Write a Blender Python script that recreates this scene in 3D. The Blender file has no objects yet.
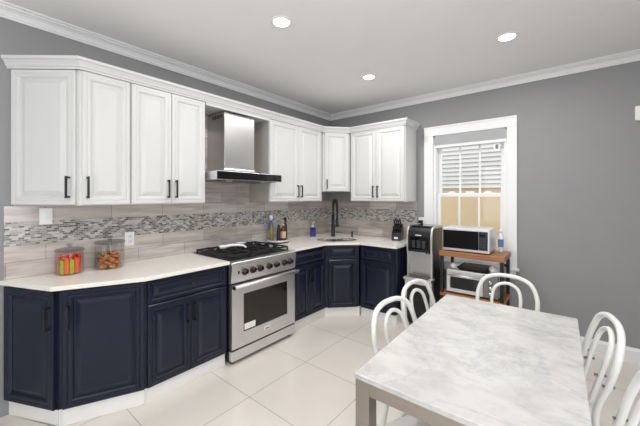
import bpy, bmesh, math, random
from mathutils import Vector, Matrix, noise
R = math.radians
PI = math.pi
random.seed(7)
SC = bpy.context.scene
COL = SC.collection

# ------------------------------------------------------------------ camera
cam_data = bpy.data.cameras.new('camera')
cam = bpy.data.objects.new('camera', cam_data)
COL.objects.link(cam)
cam.location = (2.912, -3.835, 1.458)
cam.rotation_euler = (R(90), 0, R(39.16))
cam_data.sensor_width = 36
cam_data.lens = 307.2 / 640 * 36
cam_data.shift_y = -16.4 / 640
cam_data.clip_start = 0.02
SC.camera = cam

# ------------------------------------------------------------------ world, lights, exposure
world = bpy.data.worlds.new('daylight')
SC.world = world
world.use_nodes = True
wb = world.node_tree.nodes['Background']
wb.inputs[0].default_value = (0.95, 0.975, 1.0, 1)
wb.inputs[1].default_value = 2.2

def area(name, loc, rot, sx, sy, power, col=(1, 1, 1), shape='RECTANGLE', parent=None):
    l = bpy.data.lights.new(name, 'AREA')
    l.shape = shape
    l.size = sx
    l.size_y = sy
    l.energy = power
    l.color = col
    o = bpy.data.objects.new(name, l)
    COL.objects.link(o)
    o.location = loc
    o.rotation_euler = rot
    o.parent = parent
    return o

# daylight entering by the windows behind and beside the camera
area('daylight_side_window', (4.66, -3.60, 1.55), (0, R(90), 0), 1.6, 1.5, 27, (0.93, 0.97, 1.0))
area('daylight_front_window', (2.3, -6.26, 1.55), (R(90), 0, 0), 2.8, 1.6, 23, (0.95, 0.98, 1.0))
# unseen fill added near the camera, aimed up to brighten the ceiling
area('uplight_fill', (2.75, -3.45, 1.85), (R(180), 0, 0), 0.35, 0.35, 9.5, (1.0, 0.98, 0.96))

# unseen fill lights added along the recessed-light grid for more floor bounce
for lx, ly in ((2.525, -2.291), (1.297, -3.58), (2.525, -3.58), (3.75, -2.291), (3.75, -3.58), (2.525, -4.87)):
    area('ceiling_fill', (lx, ly, 2.710), (0, 0, 0), .11, .11, 3.5, (1, .985, .965), 'DISK')

SC.view_settings.view_transform = 'Standard'
SC.view_settings.look = 'None'
SC.view_settings.gamma = 1
SC.view_settings.use_curve_mapping = False
SC.view_settings.exposure = 0.0
LAMP_W = 10.5

# ------------------------------------------------------------------ materials
def lin(c):
    return tuple((v / 12.92 if v <= 0.04045 else ((v + 0.055) / 1.055) ** 2.4) for v in (x / 255 for x in c)) + (1,)

def new_mat(name):
    m = bpy.data.materials.new(name)
    m.use_nodes = True
    nt = m.node_tree
    return m, nt, nt.nodes['Principled BSDF']

def N(nt, t, **kw):
    n = nt.nodes.new(t)
    for k, v in kw.items():
        if k in n.inputs:
            n.inputs[k].default_value = v
        else:
            setattr(n, k, v)
    return n

def plain(name, rgb, rough=0.5, metal=0.0, var=0.04, scale=6.0, coat=0.0, bump=0.0, bscale=80, spec=0.5):
    m, nt, b = new_mat(name)
    c = lin(rgb)
    b.inputs['Specular IOR Level'].default_value = spec
    tc = N(nt, 'ShaderNodeTexCoord')
    nz = N(nt, 'ShaderNodeTexNoise', Scale=scale, Detail=3.0)
    nt.links.new(tc.outputs['Object'], nz.inputs['Vector'])
    rp = N(nt, 'ShaderNodeValToRGB')
    rp.color_ramp.elements[0].position = 0.3
    rp.color_ramp.elements[1].position = 0.7
    rp.color_ramp.elements[0].color = tuple(v * (1 - var) for v in c[:3]) + (1,)
    rp.color_ramp.elements[1].color = tuple(min(1, v * (1 + var)) for v in c[:3]) + (1,)
    nt.links.new(nz.outputs['Fac'], rp.inputs['Fac'])
    nt.links.new(rp.outputs['Color'], b.inputs['Base Color'])
    b.inputs['Roughness'].default_value = rough
    b.inputs['Metallic'].default_value = metal
    b.inputs['Coat Weight'].default_value = coat
    if bump:
        n2 = N(nt, 'ShaderNodeTexNoise', Scale=bscale, Detail=2.0)
        nt.links.new(tc.outputs['Object'], n2.inputs['Vector'])
        bp = N(nt, 'ShaderNodeBump', Strength=bump, Distance=0.002)
        nt.links.new(n2.outputs['Fac'], bp.inputs['Height'])
        nt.links.new(bp.outputs['Normal'], b.inputs['Normal'])
    return m

def brushed(name, rgb, rough=0.28, sc=(2, 2, 220), var=0.06):
    m, nt, b = new_mat(name)
    c = lin(rgb)
    tc = N(nt, 'ShaderNodeTexCoord')
    mp = N(nt, 'ShaderNodeMapping')
    mp.inputs['Scale'].default_value = sc
    nt.links.new(tc.outputs['Object'], mp.inputs['Vector'])
    nz = N(nt, 'ShaderNodeTexNoise', Scale=1.0, Detail=3.0)
    nt.links.new(mp.outputs['Vector'], nz.inputs['Vector'])
    rp = N(nt, 'ShaderNodeValToRGB')
    rp.color_ramp.elements[0].color = tuple(v * (1 - var) for v in c[:3]) + (1,)
    rp.color_ramp.elements[1].color = tuple(min(1, v * (1 + var)) for v in c[:3]) + (1,)
    nt.links.new(nz.outputs['Fac'], rp.inputs['Fac'])
    nt.links.new(rp.outputs['Color'], b.inputs['Base Color'])
    mr = N(nt, 'ShaderNodeMapRange')
    mr.inputs['To Min'].default_value = rough - 0.02
    mr.inputs['To Max'].default_value = rough + 0.03
    nt.links.new(nz.outputs['Fac'], mr.inputs['Value'])
    nt.links.new(mr.outputs['Result'], b.inputs['Roughness'])
    b.inputs['Metallic'].default_value = 1.0
    b.inputs['Anisotropic'].default_value = 0.4
    return m

def world_uv(nt, mode, du=0.0, dv=0.0):
    g = N(nt, 'ShaderNodeNewGeometry')
    s = N(nt, 'ShaderNodeSeparateXYZ')
    nt.links.new(g.outputs['Position'], s.inputs[0])
    a = N(nt, 'ShaderNodeMath', operation='ADD')
    a2 = N(nt, 'ShaderNodeMath', operation='ADD')
    c = N(nt, 'ShaderNodeCombineXYZ')
    if mode == 'wall':
        nt.links.new(s.outputs[0], a.inputs[0]); nt.links.new(s.outputs[1], a.inputs[1])
        add = N(nt, 'ShaderNodeMath', operation='ADD')
        nt.links.new(a.outputs[0], add.inputs[0]); add.inputs[1].default_value = du
        nt.links.new(s.outputs[2], a2.inputs[0]); a2.inputs[1].default_value = dv
        nt.links.new(add.outputs[0], c.inputs[0]); nt.links.new(a2.outputs[0], c.inputs[1])
    else:
        nt.links.new(s.outputs[0], a.inputs[0]); a.inputs[1].default_value = du
        nt.links.new(s.outputs[1], a2.inputs[0]); a2.inputs[1].default_value = dv
        nt.links.new(a.outputs[0], c.inputs[0]); nt.links.new(a2.outputs[0], c.inputs[1])
    return c.outputs[0], g.outputs['Position']

def brick_mat(name, mode, c1, c2, cm, bw, rh, mortar, offset, du, dv, rough, streak=0.0, streak_scale=(3, 26, 1), bump=0.25, spec=0.5, bias=0.0):
    m, nt, b = new_mat(name)
    v, pos = world_uv(nt, mode, du, dv)
    br = N(nt, 'ShaderNodeTexBrick')
    br.offset = offset
    br.offset_frequency = 2
    br.inputs['Scale'].default_value = 1
    br.inputs['Color1'].default_value = lin(c1)
    br.inputs['Color2'].default_value = lin(c2)
    br.inputs['Mortar'].default_value = lin(cm)
    br.inputs['Mortar Size'].default_value = mortar
    br.inputs['Mortar Smooth'].default_value = 0.1
    br.inputs['Bias'].default_value = bias
    br.inputs['Brick Width'].default_value = bw
    br.inputs['Row Height'].default_value = rh
    nt.links.new(v, br.inputs['Vector'])
    col = br.outputs['Color']
    if streak:
        mp = N(nt, 'ShaderNodeMapping')
        mp.inputs['Scale'].default_value = streak_scale
        nt.links.new(v, mp.inputs['Vector'])
        nz = N(nt, 'ShaderNodeTexNoise', Scale=1.0, Detail=5.0, Distortion=0.6)
        nt.links.new(mp.outputs['Vector'], nz.inputs['Vector'])
        mr = N(nt, 'ShaderNodeMapRange')
        mr.inputs['From Min'].default_value = 0.3
        mr.inputs['From Max'].default_value = 0.7
        mr.inputs['To Min'].default_value = 1 - streak
        mr.inputs['To Max'].default_value = 1 + streak * 0.6
        nt.links.new(nz.outputs['Fac'], mr.inputs['Value'])
        mx = N(nt, 'ShaderNodeVectorMath', operation='SCALE')
        nt.links.new(col, mx.inputs[0])
        nt.links.new(mr.outputs['Result'], mx.inputs['Scale'])
        col = mx.outputs[0]
    nt.links.new(col, b.inputs['Base Color'])
    b.inputs['Roughness'].default_value = rough
    b.inputs['Specular IOR Level'].default_value = spec
    bp = N(nt, 'ShaderNodeBump', Strength=bump, Distance=0.002)
    bp.invert = True
    nt.links.new(br.outputs['Fac'], bp.inputs['Height'])
    nt.links.new(bp.outputs['Normal'], b.inputs['Normal'])
    return m

def marble_mat():
    m, nt, b = new_mat('white_marble')
    tc = N(nt, 'ShaderNodeTexCoord')
    mp = N(nt, 'ShaderNodeMapping')
    mp.inputs['Rotation'].default_value = (0, 0, R(35))
    mp.inputs['Scale'].default_value = (1.0, 1.5, 1.0)
    nt.links.new(tc.outputs['Object'], mp.inputs['Vector'])
    n1 = N(nt, 'ShaderNodeTexNoise', Scale=2.3, Detail=10.0, Roughness=0.66, Distortion=0.5)
    nt.links.new(mp.outputs['Vector'], n1.inputs['Vector'])
    sub = N(nt, 'ShaderNodeMath', operation='SUBTRACT'); sub.inputs[1].default_value = 0.5
    ab = N(nt, 'ShaderNodeMath', operation='ABSOLUTE')
    nt.links.new(n1.outputs['Fac'], sub.inputs[0]); nt.links.new(sub.outputs[0], ab.inputs[0])
    r1 = N(nt, 'ShaderNodeValToRGB')
    r1.color_ramp.elements[0].position = 0.0
    r1.color_ramp.elements[0].color = lin((192, 192, 194))
    r1.color_ramp.elements[1].position = 0.022
    r1.color_ramp.elements[1].color = lin((206, 204, 201))
    nt.links.new(ab.outputs[0], r1.inputs['Fac'])
    n2 = N(nt, 'ShaderNodeTexNoise', Scale=6.0, Detail=9.0, Roughness=0.68, Distortion=0.3)
    nt.links.new(mp.outputs['Vector'], n2.inputs['Vector'])
    r2 = N(nt, 'ShaderNodeValToRGB')
    r2.color_ramp.elements[0].position = 0.36
    r2.color_ramp.elements[0].color = (0.80, 0.795, 0.79, 1)
    r2.color_ramp.elements[1].position = 0.56
    r2.color_ramp.elements[1].color = (1, 1, 1, 1)
    nt.links.new(n2.outputs['Fac'], r2.inputs['Fac'])
    mx = N(nt, 'ShaderNodeMix', data_type='RGBA', blend_type='MULTIPLY')
    mx.inputs['Factor'].default_value = 0.9
    nt.links.new(r1.outputs['Color'], mx.inputs[6]); nt.links.new(r2.outputs['Color'], mx.inputs[7])
    nt.links.new(mx.outputs[2], b.inputs['Base Color'])
    b.inputs['Roughness'].default_value = 0.16
    return m

def wood_mat(name, c1, c2, rough=0.4):
    m, nt, b = new_mat(name)
    tc = N(nt, 'ShaderNodeTexCoord')
    mp = N(nt, 'ShaderNodeMapping')
    mp.inputs['Scale'].default_value = (1.5, 28, 28)
    nt.links.new(tc.outputs['Object'], mp.inputs['Vector'])
    nz = N(nt, 'ShaderNodeTexNoise', Scale=1.0, Detail=6.0, Distortion=0.8)
    nt.links.new(mp.outputs['Vector'], nz.inputs['Vector'])
    rp = N(nt, 'ShaderNodeValToRGB')
    rp.color_ramp.elements[0].position = 0.3
    rp.color_ramp.elements[1].position = 0.7
    rp.color_ramp.elements[0].color = lin(c1)
    rp.color_ramp.elements[1].color = lin(c2)
    nt.links.new(nz.outputs['Fac'], rp.inputs['Fac'])
    nt.links.new(rp.outputs['Color'], b.inputs['Base Color'])
    b.inputs['Roughness'].default_value = rough
    return m

def glass_mat(name, tint=(1, 1, 1), gloss=0.12):
    m = bpy.data.materials.new(name)
    m.use_nodes = True
    nt = m.node_tree
    nt.nodes.clear()
    out = N(nt, 'ShaderNodeOutputMaterial')
    tr = N(nt, 'ShaderNodeBsdfTransparent')
    tr.inputs['Color'].default_value = tint + (1,)
    gl = N(nt, 'ShaderNodeBsdfGlossy', Roughness=0.03)
    lw = N(nt, 'ShaderNodeLayerWeight', Blend=0.25)
    mr = N(nt, 'ShaderNodeMapRange')
    mr.inputs['To Min'].default_value = 0.015
    mr.inputs['To Max'].default_value = gloss * 5
    nt.links.new(lw.outputs['Fresnel'], mr.inputs['Value'])
    mx = N(nt, 'ShaderNodeMixShader')
    nt.links.new(mr.outputs['Result'], mx.inputs[0])
    nt.links.new(tr.outputs[0], mx.inputs[1])
    nt.links.new(gl.outputs[0], mx.inputs[2])
    nt.links.new(mx.outputs[0], out.inputs['Surface'])
    return m

def emit_mat(name, rgb, s):
    m, nt, b = new_mat(name)
    b.inputs['Base Color'].default_value = (0.9, 0.9, 0.9, 1)
    b.inputs['Emission Color'].default_value = tuple(rgb) + (1,)
    b.inputs['Emission Strength'].default_value = s
    return m

M = {}
M['wall'] = plain('grey_wall_paint', (147, 147, 148), 0.75, var=0.015, bump=0.05)
M['ceil'] = plain('ceiling_paint', (238, 237, 236), 0.85, var=0.01)
M['trim'] = plain('white_trim_paint', (236, 236, 236), 0.4, var=0.01)
M['white'] = plain('white_cabinet_lacquer', (212, 212, 211), 0.38, var=0.002)
M['navy'] = plain('navy_cabinet_lacquer', (24, 30, 48), 0.28, var=0.02, spec=0.38)
M['black'] = plain('matte_black_metal', (22, 22, 24), 0.42, var=0.1)
M['iron'] = plain('cast_iron', (26, 26, 27), 0.55, var=0.15, bump=0.2)
M['blackplastic'] = plain('black_plastic', (24, 25, 28), 0.28, var=0.08)
M['blackglass'] = plain('black_glass', (14, 15, 17), 0.06, var=0.05)
M['ovenglass'] = plain('oven_glass', (34, 30, 20), 0.07, var=0.15, scale=3)
M['counter'] = plain('cream_quartz', (238, 233, 226), 0.16, var=0.04, scale=30)
M['toe'] = plain('glossy_white_tile', (244, 242, 239), 0.15, var=0.03)
M['steel'] = brushed('brushed_steel', (226, 225, 226), 0.36, var=0.03)
M['steelv'] = brushed('brushed_steel_vertical', (204, 203, 201), 0.34, (6, 6, 0.3), 0.01)
M['steeld'] = brushed('brushed_steel_table', (160, 153, 147), 0.30, (3, 3, 120), 0.08)
M['chrome'] = plain('chrome', (215, 215, 218), 0.08, metal=1.0, var=0.02)
M['darksteel'] = plain('dark_steel', (78, 72, 68), 0.3, metal=1.0, var=0.05)
M['chair'] = plain('white_chair_enamel', (232, 232, 228), 0.3, var=0.015)
M['plastic'] = plain('white_plastic', (238, 238, 236), 0.35, var=0.01)
M['grey'] = plain('grey_plastic', (120, 121, 123), 0.4, var=0.03)
M['fabric'] = plain('grey_blind_fabric', (172, 173, 175), 0.9, var=0.03, bump=0.3, bscale=300)
M['marble'] = marble_mat()
M['wood'] = wood_mat('honey_wood', (134, 84, 48), (178, 122, 76))
M['glass'] = glass_mat('clear_glass', (0.985, 0.99, 0.99), 0.05)
M['pane'] = glass_mat('window_glass', (0.97, 0.98, 0.98), 0.012)
M['siding'] = plain('white_siding', (208, 205, 202), 0.7, var=0.02)
M['stucco'] = plain('tan_stucco', (206, 184, 148), 0.9, var=0.04, bump=0.3)
M['ground'] = plain('outdoor_ground', (150, 148, 142), 0.9)
M['tile'] = brick_mat('stone_wood_tile', 'wall', (210, 201, 195), (168, 158, 151), (140, 132, 126), 0.406, 0.11, 0.0016, 0.5, 3.362, -0.905, 0.13, streak=0.26)
M['tile_up'] = brick_mat('stone_wood_tile_upper', 'wall', (210, 201, 195), (168, 158, 151), (140, 132, 126), 0.406, 0.11, 0.0016, 0.5, 3.16, -1.285, 0.13, streak=0.26)
M['mosaic'] = brick_mat('stick_mosaic', 'wall', (206, 203, 199), (72, 70, 70), (186, 183, 179), 0.031, 0.0133, 0.0015, 0.37, 0, -1.125, 0.18, bump=0.5)
M['floor'] = brick_mat('polished_floor_tile', 'floor', (228, 221, 213), (223, 216, 208), (160, 153, 146), 0.611, 0.611, 0.0022, 0.0, -1.1031, 2.4267, 0.09, streak=0.035, streak_scale=(2, 3, 1), bump=0.1)
M['lamp'] = emit_mat('lamp_lens', (1, 0.97, 0.93), 14)
M['bluebottle'] = plain('blue_bottle', (66, 130, 190), 0.2)
M['navybottle'] = plain('deep_blue_glass', (26, 34, 110), 0.08)
M['amber'] = plain('amber_bottle', (84, 52, 26), 0.15)
M['olive'] = plain('olive_bottle', (128, 122, 70), 0.2)
M['tan'] = plain('tan_label', (204, 172, 140), 0.5)
M['cookie'] = plain('cookie', (178, 112, 60), 0.8, var=0.3, scale=60, bump=0.8, bscale=120)
M['orange'] = plain('orange_wrapper', (236, 92, 40), 0.3, var=0.15, scale=40)
M['red'] = plain('red_wrapper', (206, 48, 36), 0.3, var=0.15, scale=40)
M['green'] = plain('green_wrapper', (150, 178, 40), 0.3, var=0.2, scale=40)
M['yellow'] = plain('yellow_wrapper', (238, 196, 90), 0.3, var=0.15, scale=40)
M['darkgrey'] = plain('dark_grey_print', (52, 53, 56), 0.4)
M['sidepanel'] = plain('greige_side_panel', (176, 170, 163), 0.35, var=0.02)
M['cloth'] = plain('white_cloth', (240, 240, 240), 0.8, bump=0.3)
M['bluelabel'] = plain('blue_label', (86, 130, 190), 0.5)
M['brownknob'] = brushed('bronzed_steel', (70, 64, 60), 0.25)

# ------------------------------------------------------------------ mesh helpers
def NB():
    return bmesh.new()

def box(bm, x0, x1, y0, y1, z0, z1, bev=0.0, seg=2):
    b = bmesh.new()
    r = bmesh.ops.create_cube(b, size=1)
    for v in b.verts:
        v.co = Vector((x0 + (v.co.x + .5) * (x1 - x0), y0 + (v.co.y + .5) * (y1 - y0), z0 + (v.co.z + .5) * (z1 - z0)))
    if bev:
        bmesh.ops.bevel(b, geom=b.edges[:], offset=bev, segments=seg, profile=0.5, affect='EDGES')
    merge(bm, b)
    return bm

def merge(bm, b, mat=None):
    vm = {}
    for v in b.verts:
        vm[v] = bm.verts.new(mat @ v.co if mat else v.co)
    for f in b.faces:
        try:
            nf = bm.faces.new([vm[v] for v in f.verts])
            nf.smooth = f.smooth
        except ValueError:
            pass
    b.free()

def prism(bm, pts, z0, z1, bev=0.0):
    b = bmesh.new()
    a = sum(pts[i][0] * pts[(i + 1) % len(pts)][1] - pts[(i + 1) % len(pts)][0] * pts[i][1] for i in range(len(pts)))
    if a < 0:
        pts = pts[::-1]
    lo = [b.verts.new((p[0], p[1], z0)) for p in pts]
    hi = [b.verts.new((p[0], p[1], z1)) for p in pts]
    b.faces.new(lo[::-1]); b.faces.new(hi)
    n = len(pts)
    for i in range(n):
        b.faces.new((lo[i], lo[(i + 1) % n], hi[(i + 1) % n], hi[i]))
    if bev:
        bmesh.ops.bevel(b, geom=b.edges[:], offset=bev, segments=2, profile=0.5, affect='EDGES')
    merge(bm, b)
    return bm

def frustum(bm, lo, hi):
    b = [bm.verts.new(p) for p in lo]
    t = [bm.verts.new(p) for p in hi]
    n = len(lo)
    bm.faces.new(b[::-1]); bm.faces.new(t)
    for i in range(n):
        bm.faces.new((b[i], b[(i + 1) % n], t[(i + 1) % n], t[i]))
    return bm

def lathe(bm, prof, cx=0, cy=0, n=28, cap=True):
    rings = []
    for r, z in prof:
        if r < 1e-5:
            rings.append([bm.verts.new((cx, cy, z))])
        else:
            rings.append([bm.verts.new((cx + r * math.cos(2 * PI * k / n), cy + r * math.sin(2 * PI * k / n), z)) for k in range(n)])
    for a, b in zip(rings, rings[1:]):
        for k in range(n):
            k2 = (k + 1) % n
            if len(a) == 1 and len(b) == 1:
                continue
            if len(a) == 1:
                f = bm.faces.new((a[0], b[k2], b[k]))
            elif len(b) == 1:
                f = bm.faces.new((a[k], a[k2], b[0]))
            else:
                f = bm.faces.new((a[k], a[k2], b[k2], b[k]))
            f.smooth = True
    if cap:
        if len(rings[0]) > 1: bm.faces.new(rings[0][::-1])
        if len(rings[-1]) > 1: bm.faces.new(rings[-1])
    return bm

def spline(pts, per=8):
    P = [Vector(p) for p in pts]
    P = [P[0] * 2 - P[1]] + P + [P[-1] * 2 - P[-2]]
    out = []
    for i in range(1, len(P) - 2):
        p0, p1, p2, p3 = P[i - 1:i + 3]
        for k in range(per):
            t = k / per
            out.append(0.5 * ((2 * p1) + (p2 - p0) * t + (2 * p0 - 5 * p1 + 4 * p2 - p3) * t * t + (3 * p1 - p0 - 3 * p2 + p3) * t ** 3))
    out.append(P[-2])
    return out

def tube(bm, pts, r, n=10, closed=False, smooth=True):
    pts = [Vector(p) for p in pts]
    m = len(pts)
    tang = []
    for i in range(m):
        if closed:
            t = pts[(i + 1) % m] - pts[i - 1]
        else:
            t = pts[min(i + 1, m - 1)] - pts[max(i - 1, 0)]
        tang.append(t.normalized())
    up = Vector((0, 0, 1)) if abs(tang[0].z) < 0.9 else Vector((1, 0, 0))
    nrm = (up - tang[0] * up.dot(tang[0])).normalized()
    rings = []
    for i in range(m):
        nrm = (nrm - tang[i] * nrm.dot(tang[i])).normalized()
        bi = tang[i].cross(nrm)
        rr = r[i] if isinstance(r, (list, tuple)) else r
        rings.append([bm.verts.new(pts[i] + (nrm * math.cos(2 * PI * k / n) + bi * math.sin(2 * PI * k / n)) * rr) for k in range(n)])
    pairs = list(zip(rings, rings[1:])) + ([(rings[-1], rings[0])] if closed else [])
    for a, b in pairs:
        for k in range(n):
            f = bm.faces.new((a[k], a[(k + 1) % n], b[(k + 1) % n], b[k]))
            f.smooth = smooth
    if not closed:
        bm.faces.new(rings[0][::-1]); bm.faces.new(rings[-1])
    return bm

def cyl(bm, p0, p1, r, n=16):
    return tube(bm, [p0, p1], r, n)

def O(name, bm, mat, parent=None, kind=None, loc=None):
    bmesh.ops.recalc_face_normals(bm, faces=bm.faces)
    me = bpy.data.meshes.new(name)
    bm.to_mesh(me)
    bm.free()
    me.materials.append(mat)
    o = bpy.data.objects.new(name, me)
    COL.objects.link(o)
    o.parent = parent
    if loc: o.location = loc
    if kind: o['kind'] = kind
    return o

def S(name, bm, mat, parent=None):
    return O(name, bm, mat, parent, None if parent else 'structure')

def tag(o, label, cat, group=None):
    o['label'] = label
    o['category'] = cat
    if group: o['group'] = group
    return o

def T(name, label, cat, loc=(0, 0, 0), rz=0, group=None):
    o = bpy.data.objects.new(name, None)
    o.empty_display_size = 0.1
    COL.objects.link(o)
    o.location = loc
    o.rotation_euler = (0, 0, rz)
    return tag(o, label, cat, group)

def dup(root, loc, rz, label, group=None):
    r = root.copy(); COL.objects.link(r); r.location = loc; r.rotation_euler = (0, 0, rz)
    r['label'] = label
    if group: r['group'] = group
    for ch in list(root.children):
        c = ch.copy(); COL.objects.link(c); c.parent = r
        for g in ch.children:
            d = g.copy(); COL.objects.link(d); d.parent = c
    return r

# ------------------------------------------------------------------ room shell
RX, RY, ZC = 4.6, -6.2, 2.718
S('floor', box(NB(), -0.15, RX + .15, RY - .15, 0.15, -0.1, 0), M['floor'])
S('ceiling', box(NB(), -0.15, RX + .15, RY - .15, 0.15, ZC, ZC + .1), M['ceil'])
S('wall_left', box(NB(), -0.15, 0, RY - .15, 0.15, 0, ZC), M['wall'])
WX0, WX1, WZ0, WZ1 = 1.60, 2.387, 0.70, 2.205
b = NB()
box(b, 0, WX0, 0, 0.15, 0, ZC); box(b, WX1, RX, 0, 0.15, 0, ZC)
box(b, WX0, WX1, 0, 0.15, 0, WZ0); box(b, WX0, WX1, 0, 0.15, WZ1, ZC)
S('wall_back', b, M['wall'])
b = NB()
box(b, RX, RX + .15, RY, -4.40, 0, ZC); box(b, RX, RX + .15, -2.84, 0.15, 0, ZC)
box(b, RX, RX + .15, -4.40, -2.84, 0, 0.7); box(b, RX, RX + .15, -4.40, -2.84, 2.35, ZC)
S('wall_right', b, M['wall'])
b = NB()
box(b, 0, 0.9, RY - .15, RY, 0, ZC); box(b, 3.7, RX, RY - .15, RY, 0, ZC)
box(b, 0.9, 3.7, RY - .15, RY, 0, 0.75); box(b, 0.9, 3.7, RY - .15, RY, 2.35, ZC)
S('wall_front', b, M['wall'])

# crown moulding on the two visible walls (profile: distance from wall, drop below ceiling)
prof = [(0.0, 0.076), (0.011, 0.076), (0.013, 0.066), (0.020, 0.063), (0.021, 0.053), (0.032, 0.036), (0.050, 0.025), (0.064, 0.022), (0.065, 0.013), (0.084, 0.012), (0.084, 0.0), (0.0, 0.0)]
def crown_run(path, normals, prof, ztop, close_ends=True):
    """mitred sweep; normals[i] = mitre offset direction per path vertex"""
    bm = NB()
    rings = []
    for (x, y), (nx, ny) in zip(path, normals):
        rings.append([bm.verts.new((x + nx * d, y + ny * d, ztop - h)) for d, h in prof])
    n = len(prof)
    for a, c in zip(rings, rings[1:]):
        for k in range(n):
            bm.faces.new((a[k], a[(k + 1) % n], c[(k + 1) % n], c[k]))
    bm.faces.new(rings[0]); bm.faces.new(rings[-1][::-1])
    return bm
S('trim_1', crown_run([(0, RY), (0, 0), (RX, 0)], [(1, 0), (1, -1), (0, -1)], prof, ZC), M['trim'])
# baseboard on the back wall
bprof = [(0.0, 0.13), (0.006, 0.13), (0.010, 0.115), (0.016, 0.105), (0.016, 0.0), (0.0, 0.0)]
S('baseboard_back', crown_run([(1.43, 0), (RX, 0)], [(0, -1), (0, -1)], [(d, 0.13 - h) for d, h in bprof], 0.13), M['trim'])

# window casing, stool and apron
b = NB()
box(b, 1.489, 1.602, -0.022, 0, 0.70, 2.203, 0.004); box(b, 2.385, 2.478, -0.022, 0, 0.70, 2.203, 0.004)
box(b, 1.489, 2.478, -0.022, 0, 2.203, 2.312, 0.004)
box(b, 1.489, 2.478, -0.030, 0, 2.296, 2.316, 0.003)
box(b, 1.47, 2.50, -0.05, 0, 0.675, 0.702, 0.004); box(b, 1.50, 2.465, -0.018, 0, 0.58, 0.676, 0.004)
S('trim_2', b, M['trim'])

# window: double hung, each sash three panes wide
win = S('window_1', None or box(box(box(box(NB(), WX0, WX0 + .03, 0.0, 0.15, WZ0, WZ1), WX1 - .03, WX1, 0.0, 0.15, WZ0, WZ1), WX0, WX1, 0.0, 0.15, WZ1 - .03, WZ1), WX0, WX1, 0.0, 0.15, WZ0, WZ0 + .03), M['trim'])
def sash(z0, z1, y, parent):
    b = NB()
    xa, xb = WX0 + .03, WX1 - .03
    st = 0.042
    box(b, xa, xa + st, y, y + .03, z0, z1, .003); box(b, xb - st, xb, y, y + .03, z0, z1, .003)
    box(b, xa + st, xb - st, y, y + .03, z0, z0 + .045, .003); box(b, xa + st, xb - st, y, y + .03, z1 - .04, z1, .003)
    w = (xb - xa - 2 * st) / 3
    for k in (1, 2):
        xm = xa + st + w * k
        box(b, xm - .010, xm + .010, y + .004, y + .026, z0 + .04, z1 - .035, .002)
    s = O('sash', b, M['trim'], parent)
    O('pane', box(NB(), xa + st - .003, xb - st + .003, y + .013, y + .017, z0 + .04, z1 - .035), M['pane'], s)
    return s
sash(1.455, 2.175, 0.085, win)
lower = sash(0.73, 1.495, 0.045, win)
# little arched lifts on the meeting rail
for cx, arch in ((1.80, 1), (2.0, 0), (2.19, 1)):
    b = NB()
    if arch:
        prism(b, [(0.045 * math.cos(PI * k / 10), 0.028 * math.sin(PI * k / 10)) for k in range(11)], 0, 0.02)
        bmesh.ops.rotate(b, verts=b.verts[:], matrix=Matrix.Rotation(R(90), 3, 'X'))
        bmesh.ops.translate(b, verts=b.verts[:], vec=(cx, 0.073, 1.495))
    else:
        box(b, cx - .045, cx + .045, 0.053, 0.073, 1.495, 1.520, .004)
    O('sash_lock', b, M['trim'], win)

# tiled backsplash with a mosaic band
b = NB()
box(b, 0, 0.008, -3.58, 0, 0.90, 1.125); box(b, 0.008, 1.395, -0.008, 0, 0.90, 1.125)
S('trim_3', b, M['tile'])
b = NB()
box(b, 0, 0.008, -3.58, 0, 1.285, 1.395); box(b, 0.008, 1.395, -0.008, 0, 1.285, 1.395)
box(b, 0, 0.008, -2.332, -1.572, 1.395, 2.29)
S('trim_4', b, M['tile_up'])
b = NB()
box(b, 0, 0.009, -3.58, 0, 1.125, 1.285); box(b, 0.009, 1.395, -0.009, 0, 1.125, 1.285)
S('trim_5', b, M['mosaic'])

# the house next door, seen through the window
nh = T('neighbouring_house', 'house wall next door with white siding above tan stucco, seen through the window', 'building', (0, 3.0, -0.3))
O('stucco_wall', box(NB(), -3, 6, 0.02, 0.2, 0, 1.935), M['stucco'], nh)
b = NB()
for k in range(20):
    z = 1.935 + k * .088
    frustum(b, [(-3, -.030, z), (6, -.030, z), (6, .02, z), (-3, .02, z)], [(-3, .010, z + .088), (6, .010, z + .088), (6, .02, z + .088), (-3, .02, z + .088)])
O('siding', b, M['siding'], nh)
S('floor_outdoor_ground', box(NB(), -4, 7, 0.15, 3.5, -0.4, -0.3), M['ground'])

# ------------------------------------------------------------------ cabinets
def panel_door(bm, x0, x1, z0, z1, yf=0.0, t=0.02, fw=0.055):
    fw = min(fw, (x1 - x0) * .25, (z1 - z0) * .25)
    L = [(0, t), (0, 0.004), (0.004, 0), (fw * .42, 0), (fw * .46, 0.003), (fw * .52, .003), (fw * .56, 0.0), (fw - .010, 0), (fw - .002, 0.006), (fw + .002, 0.013), (fw + .010, 0.013), (fw + .013, 0.010), (fw + .036, 0.001), (fw + .040, 0.000)]
    L = [l for l in L if l[0] < min(x1 - x0, z1 - z0) / 2 - .004]
    rings = []
    for i, d in L:
        rings.append([bm.verts.new(p) for p in ((x0 + i, yf + d, z0 + i), (x1 - i, yf + d, z0 + i), (x1 - i, yf + d, z1 - i), (x0 + i, yf + d, z1 - i))])
    for a, c in zip(rings, rings[1:]):
        for k in range(4):
            bm.faces.new((a[k], a[(k + 1) % 4], c[(k + 1) % 4], c[k]))
    bm.faces.new(rings[0][::-1]); bm.faces.new(rings[-1])
    return bm

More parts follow.
